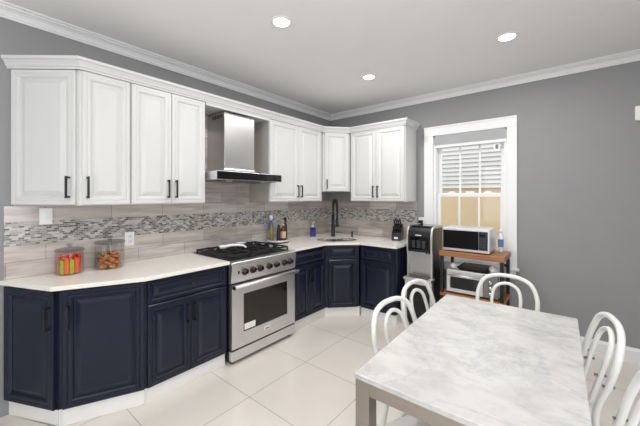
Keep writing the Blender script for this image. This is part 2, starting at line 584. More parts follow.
def bar_handle(x, z0, z1, horiz=False, x1=None):
    b = NB()
    if horiz:
        box(b, x, x1, -.034, -.023, z0 - .005, z0 + .006, .002)
        box(b, x + .004, x + .016, -.026, 0.0, z0 - .005, z0 + .006, .001); box(b, x1 - .016, x1 - .004, -.026, 0.0, z0 - .005, z0 + .006, .001)
    else:
        box(b, x - .006, x + .006, -.034, -.023, z0, z1, .002)
        box(b, x - .006, x + .006, -.026, 0.0, z0 + .003, z0 + .015, .001); box(b, x - .006, x + .006, -.026, 0.0, z1 - .015, z1 - .003, .001)
    return b

def door(parent, x0, x1, z0, z1, mat, hx=None, hz=None, horiz=None, fw=.055, name='door'):
    d = O(name, panel_door(NB(), x0, x1, z0, z1, fw=fw), mat, parent)
    if hx is not None:
        O('handle', bar_handle(hx, hz[0], hz[1]), M['black'], d)
    if horiz:
        O('handle', bar_handle(horiz[0], horiz[2], 0, True, horiz[1]), M['black'], d)
    return d

def drawer(parent, x0, x1, z0, z1, mat, knob=True):
    d = O('drawer', panel_door(NB(), x0, x1, z0, z1, fw=.032), mat, parent)
    if knob:
        b = lathe(NB(), [(0.006, 0), (0.006, 0.012), (0.014, 0.018), (0.015, 0.024), (0.010, 0.029), (0, 0.030)], n=18)
        bmesh.ops.rotate(b, verts=b.verts[:], matrix=Matrix.Rotation(R(90), 3, 'X'))
        bmesh.ops.translate(b, verts=b.verts[:], vec=((x0 + x1) / 2, 0, (z0 + z1) / 2))
        O('knob', b, M['black'], d)
    return d

def W2L(t, pts):
    c, s = math.cos(-t.rotation_euler.z), math.sin(-t.rotation_euler.z)
    return [((x - t.location.x) * c - (y - t.location.y) * s, (x - t.location.x) * s + (y - t.location.y) * c) for x, y in pts]

UB, UT = 1.397, 2.316
def unit(label, p0, p1, kind, back=None, z=None):
    """thing whose front runs from p0 to p1 (room side on the right of that direction)"""
    dx, dy = p1[0] - p0[0], p1[1] - p0[1]
    t = T(kind, label, 'cabinet', (p0[0], p0[1], z or 0), math.atan2(dy, dx))
    return t, math.hypot(dx, dy)

def wall_cab(label, p0, p1, back, doors, zb=UB):
    t, w = unit(label, p0, p1, 'wall_cabinet', z=zb)
    h = UT - zb
    poly = [(0.001, .0205), (w - .001, .0205)] + W2L(t, back)
    O('body', prism(NB(), poly, 0, h), M['white'], t)
    for (a, c, hx, hz) in doors(w):
        door(t, a, c, 0.006, h - .005, M['white'], hx, hz)
    return t
HZ = (.050, .198)
wall_cab('angled white wall cabinet at the far left end, one door', (0.004, -3.558), (.36, -3.255), [(.339, -3.256), (0.002, -3.256)],
         lambda w: [(.012, w - .035, w - .068, HZ)])
wall_cab('narrow white wall cabinet between the angled end one and the tall double-door one', (.36, -3.253), (.36, -2.946), [(0.002, -2.946), (0.002, -3.253)],
         lambda w: [(.012, w - .004, .040, HZ)])
wall_cab('white double-door wall cabinet directly left of the steel range hood', (.36, -2.944), (.36, -2.335), [(0.002, -2.335), (0.002, -2.944)],
         lambda w: [(.006, w / 2 - .002, w / 2 - .032, HZ), (w / 2 + .002, w - .006, w / 2 + .032, HZ)])
wall_cab('white double-door wall cabinet directly right of the steel range hood', (.36, -1.570), (.36, -.640), [(0.010, -.640), (0.010, -1.570)],
         lambda w: [(.006, w / 2 - .002, w / 2 - .032, HZ), (w / 2 + .002, w - .040, w / 2 + .032, HZ)])
wall_cab('short diagonal white wall cabinet in the corner above the sink', (.362, -.636), (.603, -.364), [(.603, -.002), (.002, -.002), (.002, -.637)],
         lambda w: [(.022, w - .018, .050, (.035, .16))], zb=1.527)
wall_cab('white double-door wall cabinet nearest the window', (.606, -.36), (1.387, -.36), [(1.387, -.010), (.606, -.010)],
         lambda w: [(.010, w / 2 - .002, w / 2 - .032, HZ), (w / 2 + .002, w - .012, w / 2 + .032, HZ)])

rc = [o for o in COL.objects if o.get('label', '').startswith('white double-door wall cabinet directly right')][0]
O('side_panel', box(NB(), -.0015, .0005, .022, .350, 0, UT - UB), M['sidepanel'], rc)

# crown over the wall cabinets, carried across the hood gap
def mitre(path, closed=False):
    out = []
    for i in range(len(path)):
        ds = []
        if i > 0: ds.append((Vector(path[i]) - Vector(path[i - 1])).normalized())
        if i < len(path) - 1: ds.append((Vector(path[i + 1]) - Vector(path[i])).normalized())
        ns = [Vector((d.y, -d.x)) for d in ds]
        if len(ns) == 1: out.append(tuple(ns[0]))
        else:
            m = (ns[0] + ns[1])
            out.append(tuple(m / (m.dot(ns[0]))))
    return out
cpath = [(0.0, -3.562), (.362, -3.255), (.362, -.636), (.605, -.362), (1.389, -.362), (1.389, -0.002)]
cprof = [(0.0, .072), (.005, .072), (.008, .060), (.016, .056), (.020, .044), (.034, .024), (.044, .019), (.046, .0), (0.0, 0.0)]
cr = T('cabinet_crown', 'white crown moulding running along the tops of the wall cabinets', 'moulding', (0, 0, UT))
O('moulding', crown_run(cpath, mitre(cpath), cprof, .068), M['white'], cr)
O('valance_board', box(NB(), .338, .361, -2.334, -1.571, -.028, .0), M['white'], cr)
O('top_board', box(NB(), .010, .338, -2.334, -1.571, -.012, .0), M['white'], cr)
b = prism(NB(), [(.001, -3.54), (.34, -3.25), (.34, -.64), (.58, -.37), (1.38, -.35), (1.38, -.002), (.001, -.002)], .004, .02)
O('dust_cover', b, M['white'], cr)

# base cabinets
BT = .876
TK = .115
def base_cab(label, p0, p1, back, front, toe_back=None, top=BT):
    t, w = unit(label, p0, p1, 'base_cabinet')
    poly = [(0.001, .0205), (w - .001, .0205)] + W2L(t, back)
    O('body', prism(NB(), poly, TK, top), M['navy'], t)
    if top < BT:
        O('front_rail', box(NB(), .001, w - .001, .0205, .040, top, BT), M['navy'], t)
    O('toe_kick', prism(NB(), [(0.002, .034), (w - .002, .034)] + W2L(t, toe_back or back), 0, TK - .001), M['toe'], t)
    front(t, w)
    return t
def f1(t, w): door(t, .010, w - .022, TK + .002, BT - .012, M['navy'], w - .050, (.62, .77))
base_cab('navy base cabinet at the far left end, angled away from the range', (0.012, -3.588), (.43, -3.393), [(.411, -3.372), (.002, -3.372)], f1)
def f2(t, w): door(t, .022, w - .010, TK + .002, BT - .012, M['navy'], .052, (.62, .77))
base_cab('navy base cabinet with one wide door under the glass jars', (.433, -3.383), (.63, -2.945), [(.605, -2.943), (.002, -2.943), (.002, -3.370), (.410, -3.370)], f2)
def f3(t, w):
    drawer(t, .010, w - .006, .702, BT - .010, M['navy'])
    door(t, .010, w / 2 - .002, TK + .002, .692, M['navy'], w / 2 - .028, (.49, .64))
    door(t, w / 2 + .002, w - .006, TK + .002, .692, M['navy'], w / 2 + .028, (.49, .64))
base_cab('navy base cabinet with drawer and two doors directly left of the range', (.63, -2.940), (.63, -2.292), [(.002, -2.292), (.002, -2.940)], f3)
base_cab('navy base cabinet with drawer and two doors directly right of the range', (.63, -1.483), (.63, -.930), [(.002, -.930), (.002, -1.483)], f3)
def f5(t, w):
    drawer(t, .030, w - .030, .702, BT - .010, M['navy'], False)
    door(t, .030, w - .030, TK + .002, .692, M['navy'], .058, (.50, .65))
base_cab('diagonal navy base cabinet in the corner under the sink', (.632, -.927), (.923, -.633), [(.905, -.605), (.905, -.002), (.002, -.002), (.002, -.928), (.605, -.928)], f5, top=.715)
def f6(t, w):
    drawer(t, .010, w - .012, .702, BT - .010, M['navy'])
    door(t, .010, w - .012, TK + .002, .692, M['navy'], horiz=(w / 2 - .075, w / 2 + .075, .655))
base_cab('navy base cabinet with drawer at the right end of the counter', (.926, -.63), (1.39, -.63), [(1.39, -.002), (.926, -.002)], f6)

# countertops
CT = .905
b = prism(NB(), [(.009, -3.602), (.455, -3.42), (.662, -2.955), (.662, -2.290), (.009, -2.290)], BT + .001, CT, .003)
tag(O('countertop', b, M['counter']), 'cream stone countertop left of the range, holding the glass jars', 'countertop')

def slab_with_hole(outer, hole, z0, z1):
    bm = bmesh.new()
    eds = []
    for pts in (outer, hole):
        vs = [bm.verts.new((x, y, z0)) for x, y in pts]
        for i in range(len(vs)):
            eds.append(bm.edges.new((vs[i], vs[(i + 1) % len(vs)])))
    r = bmesh.ops.triangle_fill(bm, use_beauty=True, edges=eds)
    faces = [f for f in r['geom'] if isinstance(f, bmesh.types.BMFace)]
    ex = bmesh.ops.extrude_face_region(bm, geom=faces)
    bmesh.ops.translate(bm, verts=[v for v in ex['geom'] if isinstance(v, bmesh.types.BMVert)], vec=(0, 0, z1 - z0))
    return bm
SX, SY = .585, -.640      # sink centre
ca, sa = math.cos(R(45)), math.sin(R(45))
def ell(a, c, n=36, p=2.6):
    out = []
    for k in range(n):
        th = 2 * PI * k / n
        u = a * math.copysign(abs(math.cos(th)) ** (2 / p), math.cos(th)); v = c * math.copysign(abs(math.sin(th)) ** (2 / p), math.sin(th))
        out.append((SX + u * ca - v * sa, SY + u * sa + v * ca))
    return out
b = slab_with_hole([(.009, -1.485), (.662, -1.485), (.662, -.950), (.950, -.662), (1.42, -.662), (1.42, -.009), (.009, -.009)], ell(.255, .165), BT + .001, CT)
tag(O('countertop', b, M['counter']), 'cream stone countertop wrapping the corner around the sink', 'countertop')
sk = T('sink', 'stainless double-bowl sink set into the corner countertop', 'sink', (0, 0, 0))
def bowl_basin(u0, u1):
    bm = NB()
    rings = []
    for f, z in ((1.0, CT - .012), (.97, CT - .10), (.90, CT - .165), (.5, CT - .175)):
        pts = []
        for k in range(28):
            th = 2 * PI * k / 28
            a, c = (u1 - u0) / 2, .158
            u = (u0 + u1) / 2 + f * a * math.copysign(abs(math.cos(th)) ** .6, math.cos(th)); v = f * c * math.copysign(abs(math.sin(th)) ** .6, math.sin(th))
            pts.append(bm.verts.new((SX + u * ca - v * sa, SY + u * sa + v * ca, z)))
        rings.append(pts)
    for a, c in zip(rings, rings[1:]):
        for k in range(28):
            f = bm.faces.new((a[k], a[(k + 1) % 28], c[(k + 1) % 28], c[k])); f.smooth = True
    bm.faces.new(rings[-1])
    return bm
O('bowl', bowl_basin(-.248, -.008), M['steeld'], sk)
O('bowl', bowl_basin(.008, .248), M['steeld'], sk)
b = NB()
oo, ii = ell(.254, .164), ell(.246, .156)
vo = [b.verts.new((x, y, CT - .002)) for x, y in oo]; vi = [b.verts.new((x, y, CT - .010)) for x, y in ii]
for k in range(len(vo)):
    b.faces.new((vo[k], vo[(k + 1) % len(vo)], vi[(k + 1) % len(vo)], vi[k]))
O('rim', b, M['chrome'], sk)
b = NB()
box(b, -.012, .012, -.150, .150, CT - .10, CT - .008, .004)
bmesh.ops.rotate(b, verts=b.verts[:], matrix=Matrix.Rotation(R(45), 3, 'Z'))
bmesh.ops.translate(b, verts=b.verts[:], vec=(SX, SY, 0))
O('divider', b, M['chrome'], sk)

# faucet
fc = T('faucet', 'tall black spring-neck faucet standing behind the corner sink', 'faucet', (.345, -.395, CT), R(-32))
O('base', lathe(NB(), [(.030, 0), (.030, .008), (.026, .014), (.026, .16), (.021, .17), (.021, .30), (0, .302)], n=24), M['black'], fc)
neck = spline([(0, 0, .28), (0, 0, .40), (.02, 0, .475), (.075, 0, .505), (.13, 0, .475), (.15, 0, .40), (.15, 0, .26)], 14)
O('hose', tube(NB(), neck, .008, 10), M['black'], fc)
b = NB()
coil = []
tot = len(neck)
for i in range((tot - 1) * 6):
    t = i / 6
    k = int(t); p = neck[k].lerp(neck[k + 1], t - k); d = (neck[k + 1] - neck[k]).normalized()
    n1 = Vector((0, 1, 0)); n2 = d.cross(n1)
    a = t * 2 * PI * .55
    coil.append(p + (n1 * math.cos(a) + n2 * math.sin(a)) * .0155)
tube(b, coil, .0042, 5)
O('spring', b, M['black'], fc)
O('spray_head', lathe(NB(), [(.012, .27), (.018, .25), (.020, .19), (.024, .17), (.024, .155), (0, .155)], .15, 0, 20), M['black'], fc)
O('holder_arm', tube(NB(), [(0, 0, .22), (.15, 0, .22)], .006, 8), M['black'], fc)
O('lever', tube(NB(), [(0, .018, .12), (0, .05, .125), (0.0, .10, .15)], .007, 8), M['black'], fc)
sd = T('soap_pump', 'short black soap pump right of the faucet on the counter', 'soap pump', (.575, -.262, CT), R(-60))
O('base', lathe(NB(), [(.020, 0), (.020, .006), (.012, .010), (.012, .055), (.016, .058), (.016, .070), (0, .072)], n=20), M['black'], sd)
O('spout', tube(NB(), [(0, 0, .062), (.04, 0, .066), (.075, 0, .058)], .006, 8), M['black'], sd)

# ------------------------------------------------------------------ range
rg = T('range', 'stainless gas range with black grates and seven knobs', 'stove', (.66, -2.280, 0), R(90))
RW = .785
b = NB()
box(b, 0.0, RW, .028, .645, .045, .862, .003)
O('body', b, M['blackplastic'], rg)
O('cooktop', box(NB(), -.002, RW + .002, -.020, .645, .862, .890, .010, 3), M['steel'], rg)
O('burner_tray', box(NB(), .020, RW - .020, .060, .620, .8895, .894, .002), M['iron'], rg)
b = NB()
frustum(b, [(0, -.004, .708), (RW, -.004, .708), (RW, .03, .708), (0, .03, .708)], [(0, -.022, .862), (RW, -.022, .862), (RW, .03, .862), (0, .03, .862)])
cp = O('control_panel', b, M['steel'], rg)
for ky in (.138, .226, .311, .420, .513, .618, .700):
    b = lathe(NB(), [(.030, 0), (.030, .006), (.022, .009), (.021, .032), (.018, .036), (0, .036)], n=24)
    box(b, -.004, .004, -.020, .020, .030, .044, .002)
    bmesh.ops.rotate(b, verts=b.verts[:], matrix=Matrix.Rotation(R(84), 3, 'X'))
    bmesh.ops.translate(b, verts=b.verts[:], vec=(ky, -.014, .795))
    k = O('knob', b, M['brownknob'], cp)
    g = lathe(NB(), [(.034, -.001), (.034, .003), (.029, .004)], n=24)
    bmesh.ops.rotate(g, verts=g.verts[:], matrix=Matrix.Rotation(R(84), 3, 'X'))
    bmesh.ops.translate(g, verts=g.verts[:], vec=(ky, -.0145, .795))
    O('knob_ring', g, M['darksteel'], cp)
O('indicator', box(NB(), .066, .080, -.018, -.008, .785, .812, .001), M['blackglass'], cp)
# oven door
b = NB()
DX0, DX1, DZ0, DZ1 = .006, RW - .006, .138, .690
WX_, WX2, WZ_, WZ2 = .128, .672, .262, .598
box(b, DX0, WX_, -.012, .026, DZ0, DZ1, .003); box(b, WX2, DX1, -.012, .026, DZ0, DZ1, .003)
box(b, WX_, WX2, -.012, .026, DZ0, WZ_, .002); box(b, WX_, WX2, -.012, .026, WZ2, DZ1, .002)
od = O('door', b, M['steel'], rg)
O('window', box(NB(), WX_ - .002, WX2 + .002, -.004, .020, WZ_ - .002, WZ2 + .002), M['ovenglass'], od)
b = NB()
cyl(b, (-.004, -.060, .686), (RW - .002, -.060, .686), .0160, 16)
for x in (.012, RW - .020):
    box(b, x - .010, x + .010, -.066, -.008, .668, .696, .003)
O('handle', b, M['steel'], od)
for x0, x1 in ((-.010, -.003), (RW - .003, RW + .004)):
    O('handle_cap', cyl(NB(), (x0, -.060, .686), (x1, -.060, .686), .0175, 16), M['black'], od)
bd = O('badge', box(NB(), .365, .438, -.016, -.010, .192, .226, .002), M['plastic'], od)
b = NB()
for i, x in enumerate((.378, .393, .408)):
    box(b, x, x + .003, -.0175, -.0155, .202, .216); box(b, x + .007, x + .010, -.0175, -.0155, .202, .216)
    box(b, x, x + .010, -.0175, -.0155, .213 if i % 2 else .202, .216 if i % 2 else .205)
O('lettering', b, M['black'], od)
O('energy_sticker', box(NB(), .140, .262, -.0065, -.0035, .272, .325), M['plastic'], od)
O('kick_drawer', box(NB(), .004, RW - .004, -.012, .026, .038, .124, .003), M['steel'], rg)
for x in (.05, RW - .05):
    for y in (.05, .60):
        O('foot', lathe(NB(), [(.018, 0), (.018, .010), (.010, .014), (.010, .05)], x, y, 14), M['black'], rg)
# burners and grates
for bx, by, br in ((.15, .20, .045), (.15, .48, .038), (.39, .34, .055), (.635, .20, .045), (.635, .48, .038)):
    bu = O('burner', lathe(NB(), [(br, .894), (br, .904), (br * .9, .908), (br * .75, .909), (br * .75, .918), (br * .5, .921), (0, .921)], bx, by, 24), M['iron'], rg)
for gx0, gx1 in ((.028, .268), (.273, .512), (.517, .757)):
    b = NB()
    z0, z1 = .922, .938
    y0, y1 = .068, .612
    w = .012
    for x in (gx0, gx1 - w): box(b, x, x + w, y0, y1, z0, z1, .002)
    for y in (y0, y1 - w, (y0 + y1) / 2 - w / 2): box(b, gx0, gx1, y, y + w, z0, z1, .002)
    xm = (gx0 + gx1) / 2
    for yc in (y0 + (y1 - y0) * .25, y0 + (y1 - y0) * .75):
        for dx, dy in ((1, 0), (-1, 0), (0, 1), (0, -1)):
            xa, xb = sorted((xm + dx * .030, xm + dx * .112)) if dx else (xm - w / 2, xm + w / 2)
            ya, yb = sorted((yc + dy * .030, yc + dy * .132)) if dy else (yc - w / 2, yc + w / 2)
            box(b, xa, xb, ya, yb, z0 + .002, z1 + .004, .002)
    for x in (gx0, gx1 - w):
        for y in (y0, y1 - w): box(b, x, x + w, y, y + w, .893, z0 + .002)
    O('grate', b, M['iron'], rg)
# white spoon rest lying on the grates
sr = T('spoon', 'white curved ladle lying across the grates of the range', 'utensil', (.335, -2.02, .944), R(40))
b = NB()
tube(b, spline([(-.08, -.02, .022), (-.03, -.012, .034), (.03, 0.0, .036), (.085, .03, .026), (.11, .05, .004)], 6), [.015] * 6 + [.014] * 6 + [.012] * 6 + [.010] * 7, 10)
O('handle', b, M['plastic'], sr)
b = lathe(NB(), [(0, .004), (.030, .008), (.042, .022), (.045, .034), (.041, .034), (.028, .013), (0, .010)], -.095, -.024, 20, cap=False)
O('bowl', b, M['plastic'], sr)
b = lathe(NB(), [(0, 0), (.035, .002), (.052, .014), (.055, .018), (.050, .018), (.034, .007), (0, .005)], 0, 0, 24, cap=False)
tag(O('saucer', b, M['plastic'], loc=(.15, -1.80, .9435)), 'small white saucer on the back grate of the range', 'saucer')

# ------------------------------------------------------------------ range hood
hd = T('range_hood', 'stainless chimney range hood mounted above the range', 'range hood', (.0, -2.280, 1.612), 0)
HW = .745
O('canopy_base', box(NB(), .012, .500, -.030, HW, 0, .078, .002), M['steel'], hd)
O('control_strip', box(NB(), .499, .505, -.030, HW, .004, .074, .001), M['blackglass'], hd)
cy0, cy1, cx = .172, .535, .310
prv = [(.016, .02, .078), (.496, .02, .078), (.496, HW - .006, .078), (.016, HW - .006, .078)]
b = NB()
lv = []
for k in range(9):
    f = k / 8
    e = 1 - (1 - f) ** 2.6
    z = .0782 + .062 * (f ** 2.4)
    lv.append([b.verts.new(p) for p in ((.012, -.024 + (cy0 + .024) * e, z), (.496 + (cx - .496) * e, -.024 + (cy0 + .024) * e, z), (.496 + (cx - .496) * e, HW - .006 + (cy1 - HW + .006) * e, z), (.012, HW - .006 + (cy1 - HW + .006) * e, z))])
for a, c in zip(lv, lv[1:]):
    for k in range(4): b.faces.new((a[k], a[(k + 1) % 4], c[(k + 1) % 4], c[k]))
b.faces.new(lv[0][::-1]); b.faces.new(lv[-1])
O('canopy_flare', b, M['steelv'], hd)
ch = O('chimney', box(NB(), .012, cx, cy0, cy1, .13, .672, .003), M['steelv'], hd)
b = NB()
for k in range(7):
    x = .10 + k * .026
    box(b, x, x + .010, cy0 - .0012, cy0 + .002, .618, .652)
O('vent_slot', b, M['black'], ch)
O('filter', box(NB(), .05, .46, .05, HW - .04, -.004, .0005), M['darksteel'], hd)
for k in range(2):
    O('lamp_lens', lathe(NB(), [(.028, -.008), (.028, .002)], .40, .16 + k * .42, 18), M['plastic'], hd)

# ------------------------------------------------------------------ small fixtures
def wall_plate(name, label, cat, loc, rz, rocker):
    t = T(name, label, cat, loc, rz)
    O('plate', box(NB(), -.036, .036, -.006, 0, -.058, .058, .002), M['plastic'], t)
    if rocker:
        O('rocker', box(NB(), -.017, .017, -.010, -.005, -.033, .033, .002), M['plastic'], t)
    else:
        for z in (-.020, .020):
            s = O('socket', lathe(NB(), [(.016, 0), (.016, .0085), (0, .0085)], 0, 0, 18), M['plastic'], t)
            s.rotation_euler = (R(90), 0, 0); s.location = (0, 0, z)
            b = NB()
            for x in (-.007, .005): box(b, x, x + .0022, -.006, .006, .0083, .0092)
            O('slot', b, M['black'], s)
    return t
wall_plate('light_switch', 'white rocker light switch on the tile at the far left', 'light switch', (.0095, -3.370, 1.318), R(90), True)
wall_plate('outlet', 'white wall outlet on the tile behind the cookie jar', 'outlet', (.0095, -2.834, 1.100), R(90), False)
ow = wall_plate('outlet', 'white outlet with black plug on grey wall beside the window', 'outlet', (1.449, -.0005, 1.138), 0, False)
tag(O('plug_adapter', box(NB(), 1.428, 1.474, -.050, -.012, 1.112, 1.160, .004), M['blackplastic']), 'black plug adapter in the outlet beside the window', 'plug')
wc = T('door_chime', 'white box mounted high on the grey wall at the right edge', 'wall box', (3.44, -.001, 2.180))
O('cover', box(NB(), -.09, .09, -.045, 0, -.062, .062, .004), M['plastic'], wc)
O('grille', box(NB(), -.06, .06, -.0465, -.044, -.03, .03, .001), M['trim'], wc)

# recessed lights
def make_light(loc, label, watt=None):
    t = T('recessed_light', label, 'ceiling light', (loc[0], loc[1], ZC))
    O('trim_ring', lathe(NB(), [(.056, -.001), (.058, -.005), (.078, -.004), (.082, 0), (.056, 0)], 0, 0, 32, cap=False), M['trim'], t)
    O('lens', lathe(NB(), [(0, -.003), (.057, -.003), (.057, 0)], 0, 0, 32, cap=False), M['lamp'], t)
    area('lamp_light', (0, 0, -.008), (0, 0, 0), .11, .11, watt or LAMP_W, (1, .985, .965), 'DISK', t)
    return t
make_light((1.297, -2.291), 'recessed ceiling light nearest the left wall and the hood, large in view')
make_light((1.269, -1.000), 'recessed ceiling light closest to the corner of the kitchen')
make_light((2.525, -1.022), 'recessed ceiling light toward the window wall, rightmost in view')

# ------------------------------------------------------------------ roller blind
rb = T('roller_blind', 'grey fabric roller blind rolled to the top of the window', 'blind', (0, 0, 0))
O('fabric', box(NB(), WX0 + .012, WX1 - .008, -.012, .010, 2.085, 2.195, .004), M['fabric'], rb)
O('bottom_rail', box(NB(), WX0 + .012, WX1 - .008, -.014, .012, 2.050, 2.085, .005), M['trim'], rb)
tagp = O('hang_tag', box(NB(), 2.255, 2.315, .018, .021, 1.965, 2.052, .001), M['plastic'], rb)
O('print', box(NB(), 2.272, 2.300, .0170, .0182, 1.985, 2.030), M['grey'], tagp)
b = NB()

# ------------------------------------------------------------------ ice and water dispenser
im = T('water_dispenser', 'tall black and stainless ice and water dispenser between the counter and the cart', 'water dispenser', (1.452, -.45, 0))
W = .290
b = NB()
prism(b, [(0, .0)], 0, 0) if False else None
# side profile of the upper head, extruded across the width
def side_prism(pts, x0, x1, bev=0.0):
    bm = bmesh.new()
    a = [bm.verts.new((x0, y, z)) for y, z in pts]; c = [bm.verts.new((x1, y, z)) for y, z in pts]
    n = len(pts)
    bm.faces.new(a); bm.faces.new(c[::-1])
    for i in range(n):
        f = bm.faces.new((a[i], c[i], c[(i + 1) % n], a[(i + 1) % n]))
    if bev:
        bmesh.ops.bevel(bm, geom=bm.edges[:], offset=bev, segments=2, profile=.5, affect='EDGES')
    return bm
head = [(.008, .832), (-.004, .86), (-.004, 1.02), (.010, 1.07), (.045, 1.105), (.10, 1.118), (.37, 1.118), (.37, .832)]
O('head', side_prism(head, .014, W - .018), M['blackplastic'], im)
lid = [(.06, 1.1175), (.075, 1.124), (.30, 1.124), (.31, 1.1175)]
O('lid', side_prism(lid, .03, W - .035), M['blackglass'], im)
arch = [(.0, .800), (-.012, .86), (-.012, 1.025), (.004, 1.078), (.042, 1.114), (.10, 1.127), (.37, 1.127), (.37, .04), (.0, .04)]
O('side_panel', side_prism(arch, 0, .014), M['steel'], im)
O('side_panel', side_prism(arch, W - .018, W), M['steel'], im)
O('side_cover', box(NB(), W, W + .006, .03, .37, .04, 1.10, .002), M['blackplastic'], im)
O('control_face', box(NB(), .040, W - .045, -.010, -.003, .862, 1.005, .003), M['blackglass'], im)
b = NB()
for k in range(3):
    box(b, .062 + k * .058, .062 + k * .058 + .036, -.0125, -.0095, .880, .965, .002)
O('button', b, M['darkgrey'], im)
O('logo_strip', box(NB(), .10, .17, -.0065, -.0035, 1.018, 1.028), M['plastic'], im)
O('alcove', box(NB(), .014, W - .018, .055, .10, .555, .832), M['steelv'], im)
b = NB()
for x in (W - .075, W - .045): cyl(b, (x, .03, .815), (x, .03, .838), .009, 12)
O('tap', b, M['blackplastic'], im)
O('drip_tray', box(NB(), -.016, W + .012, -.075, .055, .520, .552, .006), M['steel'], im)
O('drip_grid', box(NB(), .02, W - .03, -.06, .05, .5515, .555, .001), M['darksteel'], im)
b = NB()
box(b, -.012, .012, -.040, .02, .0, .520, .002); box(b, W - .016, W + .008, -.040, .02, .0, .520, .002); box(b, .012, W - .016, -.040, .02, .475, .520, .002)
O('lower_frame', b, M['steel'], im)
O('lower_door', box(NB(), .012, W - .016, -.030, .02, .03, .475, .002), M['blackglass'], im)
O('lower_body', box(NB(), .014, W - .018, .02, .37, .02, .52), M['blackplastic'], im)
O('back_body', box(NB(), .014, W - .018, .10, .37, .52, .832), M['blackplastic'], im)

# ------------------------------------------------------------------ cart with microwave and toaster oven
ct = T('kitchen_cart', 'wooden-top black metal cart standing under the window', 'cart', (1.828, -.50, 0))
CW, CD = .605, .42
O('top', box(NB(), 0, CW, 0, CD, .832, .884, .005), M['wood'], ct)
O('shelf', box(NB(), .006, CW - .006, .006, CD - .006, .412, .445, .004), M['wood'], ct)
O('shelf', box(NB(), .006, CW - .006, .006, CD - .006, .12, .15, .004), M['wood'], ct)
for x in (.010, CW - .040):
    for y in (.010, CD - .040):
        O('post', box(NB(), x, x + .030, y, y + .030, 0, .832, .002), M['black'], ct)
mw = T('microwave', 'stainless microwave with dark door on the cart top', 'microwave', (1.850, -.455, .885))
MW_, MD, MH = .450, .34, .246
O('case', box(NB(), 0, MW_, .022, MD, .010, MH, .005), M['steel'], mw)
O('front_frame', box(NB(), 0, MW_, 0, .024, .008, MH, .004), M['steel'], mw)
O('door_glass', box(NB(), .008, .352, -.004, .006, .034, MH - .024, .003), M['blackglass'], mw)
cpn = O('control_panel', box(NB(), .354, MW_ - .016, -.004, .006, .034, MH - .024, .003), M['blackplastic'], mw)
O('display', box(NB(), .358, MW_ - .040, -.0055, -.003, .175, .195, .001), M['blackglass'], cpn)
b = NB()
for i in range(3):
    for j in range(4): box(b, .357 + i * .022, .371 + i * .022, -.0055, -.003, .060 + j * .026, .076 + j * .026, .001)
O('keypad', b, M['darkgrey'], cpn)
for x in (.03, MW_ - .05):
    for y in (.04, MD - .05): O('foot', box(NB(), x, x + .02, y, y + .02, 0, .010), M['black'], mw)
to = T('toaster_oven', 'silver toaster oven on the cart shelf below the microwave', 'toaster oven', (1.893, -.465, .446))
TW, TD, TH = .485, .36, .245
O('case', box(NB(), 0, TW, .022, TD, .014, TH, .008), M['steel'], to)
dr = box(NB(), .004, .350, 0, .024, .018, .055, .003); box(dr, .004, .350, 0, .024, .175, TH - .008, .003)
box(dr, .004, .040, 0, .024, .055, .175, .002); box(dr, .318, .350, 0, .024, .055, .175, .002)
td = O('door', dr, M['steel'], to)
O('glass', box(NB(), .038, .320, .006, .016, .053, .177), M['blackglass'], td)
b = NB()
cyl(b, (.03, -.03, .200), (.325, -.03, .200), .008, 12)
for x in (.05, .305): box(b, x - .006, x + .006, -.03, .004, .194, .206)
O('handle', b, M['steel'], td)
b = NB()
for zz in (.10, .125): cyl(b, (.042, .0205, zz), (.316, .0205, zz), .002, 6)
O('rack', b, M['chrome'], to)
tcp = O('control_panel', box(NB(), .354, TW - .004, 0, .024, .018, TH - .008, .003), M['grey'], to)
for z in (.06, .115, .17):
    k = lathe(NB(), [(.020, 0), (.019, .018), (0, .020)], n=18)
    bmesh.ops.rotate(k, verts=k.verts[:], matrix=Matrix.Rotation(R(90), 3, 'X')); bmesh.ops.translate(k, verts=k.verts[:], vec=(.417, 0, z))
    O('knob', k, M['chrome'], tcp)
for x in (.03, TW - .06):
    for y in (.05, TD - .07): O('foot', box(NB(), x, x + .025, y, y + .025, 0, .014), M['black'], to)
# dark baking pan and crumpled bags on top of the toaster oven
bp = T('baking_pan', 'flat black baking pan lying on top of the toaster oven', 'pan', (1.995, -.44, .692))
b = NB()
frustum(b, [(.02, .02, 0), (.25, .02, 0), (.25, .26, 0), (.02, .26, 0)], [(0, 0, .030), (.27, 0, .030), (.27, .28, .030), (0, .28, .030)])
O('tray', b, M['iron'], bp)
b = NB()
tube(b, [(0, 0, .030), (.27, 0, .030), (.27, .28, .030), (0, .28, .030)], .005, 6, closed=True)
O('rim', b, M['iron'], bp)
def crumple(cx, cy, cz, sx, sy, sz, seed):
    bm = bmesh.new()
    bmesh.ops.create_icosphere(bm, subdivisions=3, radius=1)
    for v in bm.verts:
        n = noise.noise(v.co * 2.2 + Vector((seed, 0, 0))) * .35 + noise.noise(v.co * 5 + Vector((0, seed, 0))) * .18
        v.co = v.co * (1 + n)
    zmin = min(v.co.z for v in bm.verts)
    for v in bm.verts:
        v.co = Vector((v.co.x * sx, v.co.y * sy, (v.co.z - zmin) * sz))
    return bm
tag(O('paper_towel', crumple(0, 0, 0, .034, .040, .028, 3.1), M['cloth'], loc=(1.945, -.385, .692)), 'small white crumpled paper at the left on the toaster oven', 'paper')
tag(O('paper_towel', crumple(0, 0, 0, .042, .045, .036, 8.4), M['cloth'], loc=(2.325, -.375, .692)), 'larger white crumpled paper at the right on the toaster oven', 'paper')
sb = T('spray_can', 'small white bottle with blue label behind the right side of the microwave', 'bottle', (2.352, -.165, .885))
O('bottle', lathe(NB(), [(.022, 0), (.024, .004), (.024, .165), (.012, .185), (.012, .20)], n=20), M['plastic'], sb)
